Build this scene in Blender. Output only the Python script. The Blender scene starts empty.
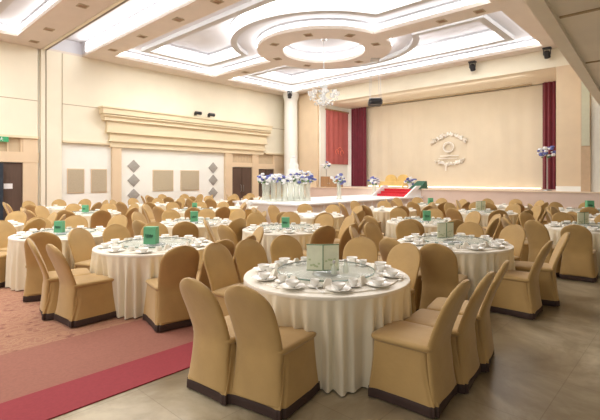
import bpy, bmesh, math, random
from math import sin, cos, pi, sqrt, atan2, radians
from mathutils import Vector, Matrix
S = bpy.context.scene
COL = S.collection
random.seed(7)

# ------------------------------------------------------------------ camera, world, lights, exposure
CAM = (0.0, 0.0, 1.65)
YAW = math.atan2(0.73219, 0.68110)
cd = bpy.data.cameras.new('camera'); cam = bpy.data.objects.new('camera', cd); COL.objects.link(cam)
cam.location = CAM; cam.rotation_euler = (pi/2, 0, -YAW)
cd.sensor_width = 36; cd.sensor_fit = 'HORIZONTAL'; cd.lens = 25.8; cd.shift_y = -0.0533
cd.clip_start = 0.05; cd.clip_end = 100
S.camera = cam
S.view_settings.view_transform = 'Standard'; S.view_settings.look = 'None'
S.view_settings.gamma = 1; S.view_settings.use_curve_mapping = False
S.view_settings.exposure = 0.52
W = bpy.data.worlds.new('world'); S.world = W; W.use_nodes = True
W.node_tree.nodes['Background'].inputs[0].default_value = (1.0, 0.97, 0.94, 1)
W.node_tree.nodes['Background'].inputs[1].default_value = 0.28

def area(name, loc, rot, sx, sy, power, col=(1, .985, .965)):
    l = bpy.data.lights.new(name, 'AREA'); l.shape = 'RECTANGLE'; l.size = sx; l.size_y = sy
    l.energy = power; l.color = col
    o = bpy.data.objects.new(name, l); COL.objects.link(o); o.location = loc; o.rotation_euler = rot
    return o
# the ceiling coffers' cove light, and the spotlights washing the stage
COVE = 5.5
area('coffer_light', (9.5, 10.2, 6.93), (0, 0, 0), 2.2, 9.5, 470)
area('coffer_light', (14.7, 10.2, 6.93), (0, 0, 0), 2.2, 9.5, 400)
area('coffer_light', (0.5, 10.2, 6.93), (0, 0, 0), 4.6, 9.5, 500)
area('rear_coffer_light', (-5.5, 5.0, 6.2), (0, radians(-25), 0), 4.0, 12.0, 380)
area('stage_wash_light', (17.9, 9.4, 5.55), (0, radians(-38), 0), 0.3, 9.0, 52, (1, .95, .89))

# ------------------------------------------------------------------ materials
def lin(c):
    return tuple(((x/255)/12.92 if x/255 <= .04045 else ((x/255+.055)/1.055)**2.4) for x in c)
MATS = {}
def mat(name, rgb, rough=.6, metal=0, noise=0, nscale=8, bump=0, bscale=60, spec=.5, emit=0, sheen=0, coords='Object', stretch=None):
    m = bpy.data.materials.new(name); m.use_nodes = True
    nt = m.node_tree; b = nt.nodes['Principled BSDF']
    c = lin(rgb)
    b.inputs['Base Color'].default_value = (*c, 1); b.inputs['Roughness'].default_value = rough
    b.inputs['Metallic'].default_value = metal; b.inputs['Specular IOR Level'].default_value = spec
    if sheen: b.inputs['Sheen Weight'].default_value = sheen
    if emit:
        b.inputs['Emission Color'].default_value = (*c, 1); b.inputs['Emission Strength'].default_value = emit
    if noise or bump:
        tc = nt.nodes.new('ShaderNodeTexCoord'); mp = nt.nodes.new('ShaderNodeMapping')
        nt.links.new(tc.outputs[coords], mp.inputs[0])
        if stretch: mp.inputs['Scale'].default_value = stretch
    if noise:
        n = nt.nodes.new('ShaderNodeTexNoise'); n.inputs['Scale'].default_value = nscale; n.inputs['Detail'].default_value = 5
        nt.links.new(mp.outputs[0], n.inputs['Vector'])
        r = nt.nodes.new('ShaderNodeValToRGB')
        r.color_ramp.elements[0].position = .3; r.color_ramp.elements[1].position = .7
        r.color_ramp.elements[0].color = (*[x*(1-noise) for x in c], 1)
        r.color_ramp.elements[1].color = (*[min(1, x*(1+noise)) for x in c], 1)
        nt.links.new(n.outputs[0], r.inputs[0]); nt.links.new(r.outputs[0], b.inputs['Base Color'])
    if bump:
        n2 = nt.nodes.new('ShaderNodeTexNoise'); n2.inputs['Scale'].default_value = bscale; n2.inputs['Detail'].default_value = 3
        nt.links.new(mp.outputs[0], n2.inputs['Vector'])
        bp = nt.nodes.new('ShaderNodeBump'); bp.inputs['Strength'].default_value = bump; bp.inputs['Distance'].default_value = .01
        nt.links.new(n2.outputs[0], bp.inputs['Height']); nt.links.new(bp.outputs[0], b.inputs['Normal'])
    MATS[name] = m
    return m
GOLD = mat('gold_cover', (186, 152, 96), .62, noise=.10, nscale=3, bump=.25, bscale=22, sheen=.25, spec=.3)
HEM = mat('brown_hem', (62, 42, 34), .7, noise=.1, nscale=9)
METAL = mat('dark_metal', (70, 66, 62), .35, metal=.8, noise=.05)
CLOTH = mat('table_linen', (240, 233, 218), .5, noise=.03, nscale=5, bump=.12, bscale=30, sheen=.2)
SKIRT = mat('skirt_linen', (236, 226, 200), .36, noise=.04, nscale=4, bump=.7, bscale=11, sheen=.2, stretch=(1, 1, .06))
CREAM = mat('cream_wall', (242, 234, 212), .6, noise=.03, nscale=1.2)
WHITEW = mat('white_wall', (246, 246, 238), .6, noise=.02, nscale=1.5)
PEACH = mat('peach_trim', (228, 205, 172), .55, noise=.03, nscale=2)
PEACHC = mat('peach_ceiling', (226, 214, 202), .6, noise=.03, nscale=2)
CORN = mat('cornice_paint', (234, 218, 184), .45, noise=.03, nscale=2)
WHITEC = mat('white_ceiling', (212, 212, 217), .7, noise=.015, nscale=2)
GREYC = mat('tray_lip_paint', (205, 205, 206), .7, noise=.015, nscale=2)
TRAYM = mat('tray_lamp', (255, 254, 252), .5, emit=1.1)
COVEM = mat('cove_lamp', (255, 254, 252), .5, emit=COVE)
PANEL = mat('beige_fabric', (190, 176, 150), .8, noise=.05, nscale=30)
DIAM = mat('grey_stone', (164, 160, 152), .6, noise=.08, nscale=14)
DOORM = mat('dark_wood', (92, 72, 60), .5, noise=.10, nscale=3, stretch=(6, 6, .6))
GROOVE = mat('groove_shadow', (176, 156, 122), .7, noise=.03)
TRANS = mat('transom_panel', (205, 184, 152), .6, noise=.05, nscale=4)
MEZZ = mat('mezzanine_soffit', (238, 230, 214), .65, noise=.04, nscale=1.5)
PINK = mat('stage_front_paint', (226, 204, 188), .5, noise=.03, nscale=2)
BACKD = mat('backdrop_fabric', (219, 206, 182), .7, noise=.03, nscale=1.2)
MAROON = mat('maroon_velvet', (112, 22, 42), .7, noise=.12, nscale=4, sheen=.3)
BANNER = mat('coral_fabric', (186, 100, 96), .7, noise=.08, nscale=3)
RED = mat('red_carpet', (206, 44, 54), .85, noise=.08, nscale=20)
BLACK = mat('black_metal', (40, 40, 44), .45, noise=.1)
PORC = mat('porcelain', (246, 243, 236), .18, noise=.01)
GREENC = mat('green_card', (100, 172, 128), .5, noise=.05, nscale=6)
DKINK = mat('dark_print', (34, 74, 56), .6, noise=.05)
MENU = mat('menu_paper', (232, 234, 206), .4, noise=.05, nscale=14)
MPRINT = mat('menu_print', (196, 206, 158), .5, noise=.1)
GEDGE = mat('glass_edge', (84, 118, 100), .2)
MENUE = mat('menu_edge', (110, 140, 100), .35, noise=.05)
LEAF = mat('leaf_green', (92, 132, 74), .6, noise=.2, nscale=12)
BLUEF = mat('blue_petals', (104, 112, 176), .6, noise=.25, nscale=14)
WHITEF = mat('white_petals', (240, 240, 240), .6, noise=.04, nscale=14)
ICING = mat('icing', (246, 243, 236), .5, noise=.02, nscale=6)
GILT = mat('gilt', (206, 172, 104), .4, noise=.1, metal=.3)
GOLDT = mat('gold_satin', (222, 190, 120), .4, noise=.08, nscale=4)
BROWNW = mat('brown_wood', (168, 128, 88), .5, noise=.12, nscale=3, stretch=(5, 5, .5))
EXITG = mat('exit_sign_green', (56, 150, 100), .5, emit=.2, noise=.02)
SIGNW = mat('sign_white', (240, 240, 240), .5, noise=.01)
SILVER = mat('silver', (190, 190, 190), .3, metal=.9, noise=.03)
DGREEN = mat('dark_green_fabric', (40, 92, 74), .7, noise=.1)
LENS = mat('downlight_recess', (150, 116, 84), .5, noise=.05)
EMBL = mat('emblem_white', (244, 240, 232), .5, noise=.02)
EMBG = mat('emblem_grey', (222, 214, 200), .6, noise=.1, nscale=9)
FAIRY = mat('footlight', (255, 240, 214), .5, emit=1.6)
NAVY = mat('navy_fabric', (40, 50, 62), .7, noise=.08)
CHROME = mat('chrome', (200, 200, 200), .2, metal=1, noise=.02)
def glassy(name, rgb, dens, rough=.05):
    m = bpy.data.materials.new(name); m.use_nodes = True; nt = m.node_tree; nt.nodes.clear()
    o = nt.nodes.new('ShaderNodeOutputMaterial'); mx = nt.nodes.new('ShaderNodeMixShader')
    t = nt.nodes.new('ShaderNodeBsdfTransparent'); p = nt.nodes.new('ShaderNodeBsdfPrincipled')
    n = nt.nodes.new('ShaderNodeTexNoise'); n.inputs['Scale'].default_value = 3
    mr = nt.nodes.new('ShaderNodeMapRange'); mr.inputs[3].default_value = dens*.9; mr.inputs[4].default_value = dens*1.1
    nt.links.new(n.outputs[0], mr.inputs[0])
    c = lin(rgb); t.inputs[0].default_value = (*[.6+.4*x for x in c], 1)
    p.inputs['Base Color'].default_value = (*c, 1); p.inputs['Roughness'].default_value = rough
    nt.links.new(mr.outputs[0], mx.inputs[0]); nt.links.new(t.outputs[0], mx.inputs[1]); nt.links.new(p.outputs[0], mx.inputs[2])
    nt.links.new(mx.outputs[0], o.inputs[0]); return m
GLASS = glassy('turntable_glass', (232, 236, 232), .22)
CLEAR = glassy('clear_glass', (236, 240, 228), .38)
CRYST = glassy('crystal', (244, 246, 246), .5)

def floor_mat():
    m = bpy.data.materials.new('polished_stone'); m.use_nodes = True; nt = m.node_tree; b = nt.nodes['Principled BSDF']
    L = nt.links.new
    tc = nt.nodes.new('ShaderNodeTexCoord')
    n1 = nt.nodes.new('ShaderNodeTexNoise'); n1.inputs['Scale'].default_value = 1.1; n1.inputs['Detail'].default_value = 7; n1.inputs['Roughness'].default_value = .62
    n1.inputs['Distortion'].default_value = .6
    L(tc.outputs['Object'], n1.inputs['Vector'])
    r = nt.nodes.new('ShaderNodeValToRGB'); e = r.color_ramp.elements
    e[0].position = .3; e[0].color = (*lin((118, 104, 82)), 1); e[1].position = .68; e[1].color = (*lin((200, 188, 162)), 1)
    q = e.new(.5); q.color = (*lin((156, 141, 114)), 1)
    L(n1.outputs[0], r.inputs[0])
    br = nt.nodes.new('ShaderNodeTexBrick'); br.offset = 0; br.inputs['Scale'].default_value = 1
    br.inputs['Brick Width'].default_value = .8; br.inputs['Row Height'].default_value = .8; br.inputs['Mortar Size'].default_value = .003
    br.inputs['Color1'].default_value = (1, 1, 1, 1); br.inputs['Color2'].default_value = (.9, .9, .88, 1); br.inputs['Mortar'].default_value = (.72, .7, .66, 1)
    L(tc.outputs['Object'], br.inputs['Vector'])
    mx = nt.nodes.new('ShaderNodeMix'); mx.data_type = 'RGBA'; mx.blend_type = 'MULTIPLY'; mx.inputs[0].default_value = 1
    L(r.outputs[0], mx.inputs[6]); L(br.outputs[0], mx.inputs[7]); L(mx.outputs[2], b.inputs['Base Color'])
    b.inputs['Roughness'].default_value = .3
    return m
def carpet_mat():
    m = bpy.data.materials.new('patterned_carpet'); m.use_nodes = True; nt = m.node_tree; b = nt.nodes['Principled BSDF']; L = nt.links.new
    tc = nt.nodes.new('ShaderNodeTexCoord')
    n0 = nt.nodes.new('ShaderNodeTexNoise'); n0.inputs['Scale'].default_value = 2.0
    L(tc.outputs['Object'], n0.inputs['Vector'])
    w = nt.nodes.new('ShaderNodeTexWave'); w.wave_type = 'RINGS'; w.inputs['Scale'].default_value = 2.6
    w.inputs['Distortion'].default_value = 16; w.inputs['Detail'].default_value = 4; w.inputs['Detail Scale'].default_value = 1.6
    L(tc.outputs['Object'], w.inputs['Vector'])
    v = nt.nodes.new('ShaderNodeTexVoronoi'); v.inputs['Scale'].default_value = 7; L(tc.outputs['Object'], v.inputs['Vector'])
    r = nt.nodes.new('ShaderNodeValToRGB'); e = r.color_ramp.elements
    e[0].position = .15; e[0].color = (*lin((138, 82, 70)), 1); e[1].position = .85; e[1].color = (*lin((164, 116, 90)), 1)
    q = e.new(.5); q.color = (*lin((178, 138, 106)), 1); q = e.new(.62); q.color = (*lin((112, 54, 54)), 1)
    L(w.outputs[0], r.inputs[0])
    r2 = nt.nodes.new('ShaderNodeValToRGB'); e = r2.color_ramp.elements
    e[0].position = .1; e[0].color = (*lin((104, 50, 52)), 1); e[1].position = .32; e[1].color = (*lin((182, 142, 112)), 1)
    L(v.outputs['Distance'], r2.inputs[0])
    mx = nt.nodes.new('ShaderNodeMix'); mx.data_type = 'RGBA'; mx.inputs[0].default_value = .4
    L(r.outputs[0], mx.inputs[6]); L(r2.outputs[0], mx.inputs[7]); L(mx.outputs[2], b.inputs['Base Color'])
    b.inputs['Roughness'].default_value = .95
    return m
STONE = floor_mat(); CARPET = carpet_mat()
BORDER = mat('rose_brown_carpet', (150, 98, 82), .95, noise=.08, nscale=40)
STRIPE = mat('crimson_carpet', (146, 54, 60), .95, noise=.06, nscale=40)

# ------------------------------------------------------------------ mesh helpers
class MB:
    def __init__(s): s.v = []; s.f = []
    def add(s, vs, fs):
        k = len(s.v); s.v += [tuple(x) for x in vs]; s.f += [tuple(i+k for i in f) for f in fs]; return s
    def box(s, x0, x1, y0, y1, z0, z1):
        return s.add([(x0,y0,z0),(x1,y0,z0),(x1,y1,z0),(x0,y1,z0),(x0,y0,z1),(x1,y0,z1),(x1,y1,z1),(x0,y1,z1)],
                     [(3,2,1,0),(4,5,6,7),(0,1,5,4),(1,2,6,5),(2,3,7,6),(3,0,4,7)])
    def loft(s, rings, cap0=True, cap1=True):
        n = len(rings[0]); vs = [p for r in rings for p in r]; fs = []
        for i in range(len(rings)-1):
            for j in range(n):
                a = i*n+j; b = i*n+(j+1) % n; fs.append((a, b, b+n, a+n))
        if cap0: fs.append(tuple(range(n-1, -1, -1)))
        if cap1: fs.append(tuple((len(rings)-1)*n+j for j in range(n)))
        return s.add(vs, fs)
    def lathe(s, prof, n=24, c=(0, 0, 0), cap0=True, cap1=True):
        rings = [[(c[0]+r*cos(2*pi*j/n), c[1]+r*sin(2*pi*j/n), c[2]+z) for j in range(n)] for r, z in prof]
        return s.loft(rings, cap0, cap1)
    def tube(s, pts, r, n=8):
        pts = [Vector(p) for p in pts]; rings = []
        for i, p in enumerate(pts):
            d = (pts[min(i+1, len(pts)-1)]-pts[max(i-1, 0)]).normalized()
            a = d.orthogonal().normalized() if abs(d.z) > .95 or True else None
            if i: # keep frames aligned
                a = (prev - d*prev.dot(d)).normalized()
            b = d.cross(a); prev = a
            rr = r[i] if isinstance(r, (list, tuple)) else r
            rings.append([p+a*rr*cos(2*pi*j/n)+b*rr*sin(2*pi*j/n) for j in range(n)])
        return s.loft(rings)
    def ball(s, c, r, n=8, m=5, sq=(1, 1, 1)):
        rings = []
        for i in range(1, m):
            t = -pi/2+pi*i/m
            rings.append([(c[0]+sq[0]*r*cos(t)*cos(2*pi*j/n), c[1]+sq[1]*r*cos(t)*sin(2*pi*j/n), c[2]+sq[2]*r*sin(t)) for j in range(n)])
        return s.loft(rings)
    def prism(s, poly, z0, z1):
        return s.loft([[(x, y, z0) for x, y in poly], [(x, y, z1) for x, y in poly]])
    def xform(s, M):
        s.v = [tuple(M @ Vector(p)) for p in s.v]; return s
    def mesh(s, name, m, angle=40):
        me = bpy.data.meshes.new(name); me.from_pydata(s.v, [], s.f)
        bm = bmesh.new(); bm.from_mesh(me); bmesh.ops.recalc_face_normals(bm, faces=bm.faces)
        for f in bm.faces: f.smooth = True
        for e in bm.edges:
            if len(e.link_faces) == 2 and e.calc_face_angle(0) > radians(angle): e.smooth = False
        bm.to_mesh(me); bm.free(); me.materials.append(m); return me
    def build(s, name, m, parent=None, angle=40):
        return place(name, s.mesh(name, m, angle), parent)
def place(name, me, parent=None):
    o = bpy.data.objects.new(name, me); COL.objects.link(o)
    if parent: o.parent = parent
    return o
def tag(o, label, cat, group=None):
    o['label'] = label; o['category'] = cat
    if group: o['group'] = group
    return o
def thing(name, label, cat, loc=(0, 0, 0), rz=0, group=None):
    o = bpy.data.objects.new(name, None); COL.objects.link(o); o.empty_display_size = .1
    o.location = loc; o.rotation_euler = (0, 0, rz); return tag(o, label, cat, group)
def struct(name, mb, m, parent=None, angle=40):
    o = mb.build(name, m, parent, angle)
    if not parent: o['kind'] = 'structure'
    return o
def dup(root, loc, rz, label, group=None):
    r = root.copy(); COL.objects.link(r); r.location = loc; r.rotation_euler = (0, 0, rz); r['label'] = label
    if group: r['group'] = group
    for ch in list(root.children):
        c = ch.copy(); COL.objects.link(c); c.parent = r
        for g in list(ch.children):
            d = g.copy(); COL.objects.link(d); d.parent = c
    return r
def flat_shape(name, outer, holes, z0, z1, m, parent=None):
    """a flat slab with holes cut through it, from 2D outlines"""
    cu = bpy.data.curves.new(name, 'CURVE'); cu.dimensions = '2D'; cu.fill_mode = 'BOTH'
    cu.extrude = (z1-z0)/2
    for poly in [outer]+holes:
        sp = cu.splines.new('POLY'); sp.points.add(len(poly)-1); sp.use_cyclic_u = True
        for p, (x, y) in zip(sp.points, poly): p.co = (x, y, 0, 1)
    t = bpy.data.objects.new(name, cu); COL.objects.link(t)
    me = bpy.data.meshes.new_from_object(t.evaluated_get(bpy.context.evaluated_depsgraph_get()))
    bpy.data.objects.remove(t); bpy.data.curves.remove(cu)
    for p in me.polygons: p.use_smooth = False
    me.transform(Matrix.Translation((0, 0, (z0+z1)/2))); me.materials.clear(); me.materials.append(m); me.name = name
    return place(name, me, parent)
def wall_strip(poly, z0, z1):
    b = MB(); n = len(poly)
    b.add([(x, y, z0) for x, y in poly]+[(x, y, z1) for x, y in poly], [(i, (i+1) % n, (i+1) % n+n, i+n) for i in range(n)])
    return b
def rect(x0, x1, y0, y1): return [(x0, y0), (x1, y0), (x1, y1), (x0, y1)]

# ------------------------------------------------------------------ the setting
UB, VB, H = 17.5, 17.5, 6.3
struct('floor', MB().box(-4, 21, -4, 17.6, -.1, 0), STONE)
carpet = tag(MB().box(-4, 16.9, 4.75, 17.5, 0, .008).build('carpet', CARPET), 'rose and tan patterned carpet covering the left half of the hall', 'carpet')
MB().box(-4, 16.9, 3.73, 4.75, 0, .008).build('border', BORDER, carpet)
st = MB().box(-4, 16.9, 3.25, 3.73, 0, .009).build('edge_stripe', STRIPE, carpet); st['label'] = 'plain crimson edge stripe'
struct('wall_left', MB().box(-4, 21, VB, VB+.3, 0, 7.2), WHITEW)
struct('wall_stage', MB().box(20.5, 20.8, -4, VB, 0, 7.2), WHITEW)
struct('wall_right', MB().box(3.0, 21, -4.3, -4, 0, 7.2), CREAM)

# ceiling slab with coffers round a central ring
CU, CV, RO, RI = 12.2, 10.15, 2.45, 1.5
def circle(r, n=72): return [(CU+r*cos(2*pi*i/n), CV+r*sin(2*pi*i/n)) for i in range(n)]
def coffer(u0, u1, v0, v1, side, d=0):
    R = RO+d; u0 += d; u1 -= d; v0 += d; v1 -= d
    ub = u1 if side < 0 else u0
    dy = sqrt(max(R*R-(CU-ub)**2, 0)); a0 = atan2(-dy, ub-CU)
    if side < 0: a0 = a0 % (2*pi); a1 = 2*pi-a0  # a0 in (pi,2pi); sweep down to a1
    n = 40
    if side < 0:
        arc = [(CU+R*cos(a0+(a1-a0)*i/n), CV+R*sin(a0+(a1-a0)*i/n)) for i in range(n+1)]
        return [(u0, v0), (u1, v0)]+arc+[(u1, v1), (u0, v1)]
    arc = [(CU+R*cos(a0-2*a0*i/n), CV+R*sin(a0-2*a0*i/n)) for i in range(n+1)]
    return [(u0, v0)]+arc+[(u0, v1), (u1, v1), (u1, v0)]
COF = [lambda d=0: coffer(7.2, 11.8, 4.05, 16.4, -1, d), lambda d=0: coffer(12.55, 16.9, 4.05, 16.4, 1, d),
       lambda d=0: rect(-3+d, 4.0-d, 4.05+d, 16.4-d)]
SLOT = rect(5.2, 6.4, 3.0, 17.45)
ce = flat_shape('ceiling', rect(-4, 17.6, -4, 17.6), [c() for c in COF]+[circle(RI), SLOT], H, H+.1, PEACHC); ce['kind'] = 'structure'
for k, c in enumerate(COF):
    p = struct('trim_%d' % (k+1), wall_strip(c(), H+.1, 6.64), WHITEC)
    wall = wall_strip(c(.012), H+.13, 6.55).build('cove_strip', COVEM, p)
    sh = flat_shape('shelf', c(-.05), [c(.95)], 6.64, 6.70, WHITEC, p)
    lip = flat_shape('lip', c(.72), [c(.95)], 6.50, 6.64, GREYC, p)
    wall_strip(c(.95), 6.70, 7.0).build('tray_side', WHITEC, p)
    wall_strip(c(.97), 6.72, 6.90).build('tray_strip', TRAYM, p)
    flat_shape('tray_top', c(.9), [], 7.0, 7.05, WHITEC, p)
p = struct('trim_4', wall_strip(circle(RI), H+.1, 6.75), WHITEC)
wall_strip(circle(RI-.012), H+.14, 6.62).build('cove_strip', COVEM, p)
flat_shape('dome_top', circle(RI+.05), [], 6.75, 6.8, WHITEC, p)
p = struct('trim_5', wall_strip(SLOT, H+.1, 6.85), WHITEC)
MB().box(6.37, 6.385, 3.1, 17.0, H+.14, 6.75).build('cove_strip', COVEM, p)
MB().box(5.1, 6.5, 2.9, 17.5, 6.85, 6.9).build('slot_top', WHITEC, p)
struct('trim_6', MB().box(5.10, 5.17, -4, 17.45, H-.02, H+.005), mat('track_metal', (120, 108, 92), .5, noise=.05))
struct('trim_7', MB().box(5.0, 5.09, -4, 17.45, H-.03, H+.01), CREAM)

# left wall relief
b = MB(); b.box(-4, 4.88, VB-.12, VB, 3.12, H); b.box(5.7, 17.5, VB-.12, VB, 3.02, H)
struct('trim_8', b, CREAM)
struct('trim_9', MB().box(4.98, 5.66, VB-.16, VB, 0, H), CREAM)
struct('trim_10', MB().box(5.12, 5.15, VB-.175, VB-.155, 0, H), mat('channel_metal', (150, 136, 112), .5, noise=.05))
b = MB()
for u0, u1 in ((-4, 4.88), (5.7, 7.3), (16.2, 17.5)): b.box(u0, u1, VB-.123, VB-.11, 4.40, 4.425)
struct('trim_11', b, GROOVE)
b = MB(); b.box(5.69, 7.5, VB-.17, VB, 2.98, 3.05); b.box(15.9, 17.5, VB-.2, VB, 2.95, 3.03); b.box(-4, 4.9, VB-.2, VB, 3.05, 3.13)
struct('trim_12', b, CORN)
b = MB()
for p0, z0, z1, u0, u1 in ((.55, 4.18, 4.42, 7.02, 16.0), (.60, 4.40, 4.46, 6.98, 16.05), (.44, 3.93, 4.05, 7.12, 15.92), (.32, 3.52, 3.93, 7.28, 15.82), (.36, 3.46, 3.53, 7.25, 15.85),
                           (.24, 3.16, 3.46, 7.4, 15.75), (.28, 3.12, 3.17, 7.36, 15.8), (.18, 2.9, 3.12, 7.45, 15.72)):
    b.box(u0, u1, VB-p0, VB, z0, z1)
cor = struct('trim_13', b, CORN)
b = MB()
prof = [(.44+.1*sin(pi*i/8), 4.05+.13*i/8) for i in range(9)]
b.loft([[(u, VB-q, z) for q, z in prof]+[(u, VB, 4.18), (u, VB, 4.05)] for u in (7.08, 15.96)]); b.build('roll_moulding', CORN, cor)
n = 14
def pil(u0, u1, z1=2.9, z0=0.0, d=.14):
    global n
    b = MB().box(u0, u1, VB-d, VB, z0, z1); b.box(u0-.03, u1+.03, VB-d-.03, VB, z0, z0+.2); struct('trim_%d' % n, b, PEACH); n += 1
pil(7.55, 7.92); pil(13.2, 13.63); pil(14.97, 15.4); pil(4.42, 4.88, 3.05); pil(16.55, 16.8)
def header(u0, u1, z0, z1, d=.1, m=PEACH):
    global n
    struct('trim_%d' % n, MB().box(u0, u1, VB-d, VB, z0, z1), m); n += 1
header(-4, 4.9, 2.2, 2.56, .16); header(-4, 4.42, 2.56, 3.05, .03, TRANS); header(3.95, 4.0, 2.56, 3.05, .1); header(4.35, 4.42, 2.56, 3.05, .1)
header(13.63, 14.97, 2.22, 2.45, .12); header(13.63, 14.97, 2.45, 2.9, .03, TRANS)
header(15.4, 17.5, 2.14, 2.42, .12); header(15.4, 16.6, 2.42, 2.95, .03, TRANS); header(16.5, 16.58, 2.42, 2.95, .1); header(16.6, 17.5, 2.42, 2.95, .1)
header(16.55, 17.5, 0, 2.14, .08)
b = MB()
for k in range(12): b.box(13.7+k*.105, 13.72+k*.105, VB-.05, VB-.03, 2.5, 2.86)
struct('trim_%d' % n, b, PEACH); n += 1
def door(k, u0, u1, z1, leaves=2):
    d = struct('door_%d' % k, MB().box(u0, u1, VB-.03, VB-.005, 0, z1), DOORM)
    w = (u1-u0)/leaves
    for i in range(leaves):
        lf = MB().box(u0+i*w+.012, u0+(i+1)*w-.012, VB-.07, VB-.03, .01, z1-.02).build('door_leaf', DOORM, d)
        hu = u0+w-.08 if (i == 0 and leaves == 2) else u0+i*w+.08
        hb = MB().tube([(hu, VB-.07, .95), (hu, VB-.12, .98), (hu, VB-.12, 1.27), (hu, VB-.07, 1.3)], .014)
        hb.build('door_handle', SILVER, lf)
    return d
door(1, 2.9, 4.42, 2.18); door(2, 13.63, 14.97, 2.2); door(3, 15.4, 16.55, 2.13)
tag(MB().box(3.86, 4.12, VB-.085, VB-.07, 1.28, 1.46).build('door_notice', SIGNW), 'small white notice plate on the dark brown left door', 'sign')
tag(MB().box(3.4, 3.80, VB-.3, VB-.24, .02, 2.15).build('navy_banner', NAVY), 'tall dark blue panel standing at the left edge of the brown door', 'banner')
# exit sign
ex = thing('exit_sign', 'green lit exit sign with white running figure above the left door', 'sign', (3.6, VB-.24, 2.88))
MB().box(-.36, .36, -.04, .06, 0, .17).build('sign_box', EXITG, ex)
b = MB()
for k in (-.18, .16):
    b.ball((k, -.045, .135), .018, 8, 4, (1, .3, 1))
    b.tube([(k, -.045, .115), (k-.02, -.045, .07)], .014, 6); b.tube([(k-.02, -.045, .07), (k+.03, -.045, .05), (k+.03, -.045, .02)], .009, 6)
    b.tube([(k-.02, -.045, .07), (k-.05, -.045, .04), (k-.08, -.045, .04)], .009, 6); b.tube([(k-.04, -.045, .09), (k, -.045, .11), (k+.04, -.045, .085)], .008, 6)
b.box(-.1, .05, -.045, -.04, .075, .095); b.add([(.05, -.043, .05), (.09, -.043, .085), (.05, -.043, .12)], [(0, 1, 2)])
b.build('pictogram', SIGNW, ex)
for k, (u, w, d) in enumerate(((6.2, .62, 'beige square wall panel left of the first peach pilaster, farther from it'), (7.07, .62, 'beige square wall panel just left of the first peach pilaster'),
                 (9.86, 1.0, 'wide beige wall panel between the grey diamonds, left one of the pair'), (11.23, 1.0, 'wide beige wall panel between the grey diamonds, right one of the pair'))):
    t = thing('wall_panel', d, 'wall panel', (u, VB, 1.07), 0, 'beige panels on the left wall')
    MB().box(-w/2, w/2, -.03, 0, 0, .94).build('frame', PEACH, t); MB().box(-w/2+.03, w/2-.03, -.045, -.03, .03, .91).build('fabric_face', PANEL, t)
for u, side in ((8.5, 'left'), (12.54, 'right')):
    for z, pos in ((2.15, 'top'), (1.55, 'middle'), (.93, 'bottom')):
        b = MB(); r = .27
        b.loft([[(0, -.001, -r), (r, -.001, 0), (0, -.001, r), (-r, -.001, 0)], [(0, -.03, -r), (r, -.03, 0), (0, -.03, r), (-r, -.03, 0)], [(0, -.05, -r*.75), (r*.75, -.05, 0), (0, -.05, r*.75), (-r*.75, -.05, 0)]])
        o = b.build('wall_diamond', DIAM); o.location = (u, VB, z)
        tag(o, 'grey diamond wall tile, %s one of the column %s of the beige panels' % (pos, side), 'wall tile', 'grey diamonds on the left wall')

# proscenium and stage
struct('wall_front', MB().box(UB, 20.5, 14.95, VB, 0, H), PEACH)
struct('trim_40', MB().box(UB, 20.3, -4, 14.95, 5.63, 7.1), CREAM)
struct('wall_jamb', MB().box(UB, 20.5, -4, 3.77, 0, 5.63), PEACH)
b = MB(); b.box(UB-.1, UB, 2.72, 3.0, 1.18, 5.2); struct('trim_41', b, mat('tan_pilaster', (205, 176, 142), .6, noise=.04))
struct('trim_42', MB().box(UB-.13, UB-.1, 2.74, 2.98, 2.75, 5.2), mat('sage_frame', (206, 204, 178), .6, noise=.03))
struct('trim_43', MB().box(UB-.03, UB, -4, 2.72, 1.18, 5.3), mat('pale_panel', (236, 232, 218), .5, noise=.02))
struct('trim_44', MB().box(UB-.04, UB, 3.0, 3.77, 1.18, 1.36), WHITEW)
struct('stage_platform', MB().box(16.9, 20.5, -4, 15.4, 0, 1.18), PINK)
struct('trim_45', MB().box(16.87, 16.95, -4, 15.4, 1.15, 1.195), mat('stage_edge', (244, 224, 196), .4, noise=.02))
b = MB(); b.box(16.86, 16.9, -4, 15.4, .02, .14); b.box(16.87, 16.9, -4, 15.4, .60, .63); struct('trim_46', b, PEACH)
for k in range(3): pass
struct('trim_47', MB().box(20.05, 20.3, 14.63, 14.95, 1.18, 5.63), WHITEW)
struct('trim_48', MB().box(UB+.1, 20.05, 14.9, 14.95, 1.18, 5.63), WHITEW)
struct('trim_51', MB().box(19.85, 19.95, 5.2, 13.4, 5.57, 5.63), GROOVE)
# corner column
b = MB().lathe([(.46, 0), (.46, .3), (.38, .36), (.37, 3), (.36, 5.9), (.40, 6.0), (.44, 6.1), (.44, 6.3)], 28)
o = b.build('pillar', WHITEW); o.location = (17.0, 16.5, 0); o['kind'] = 'structure'
struct('trim_49', MB().box(UB-.05, UB, 14.95, 16.35, 1.2, 6.2), PEACH)
struct('trim_50', MB().box(UB-.12, UB, 15.0, 16.3, 1.18, 1.6), PEACH)

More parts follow.
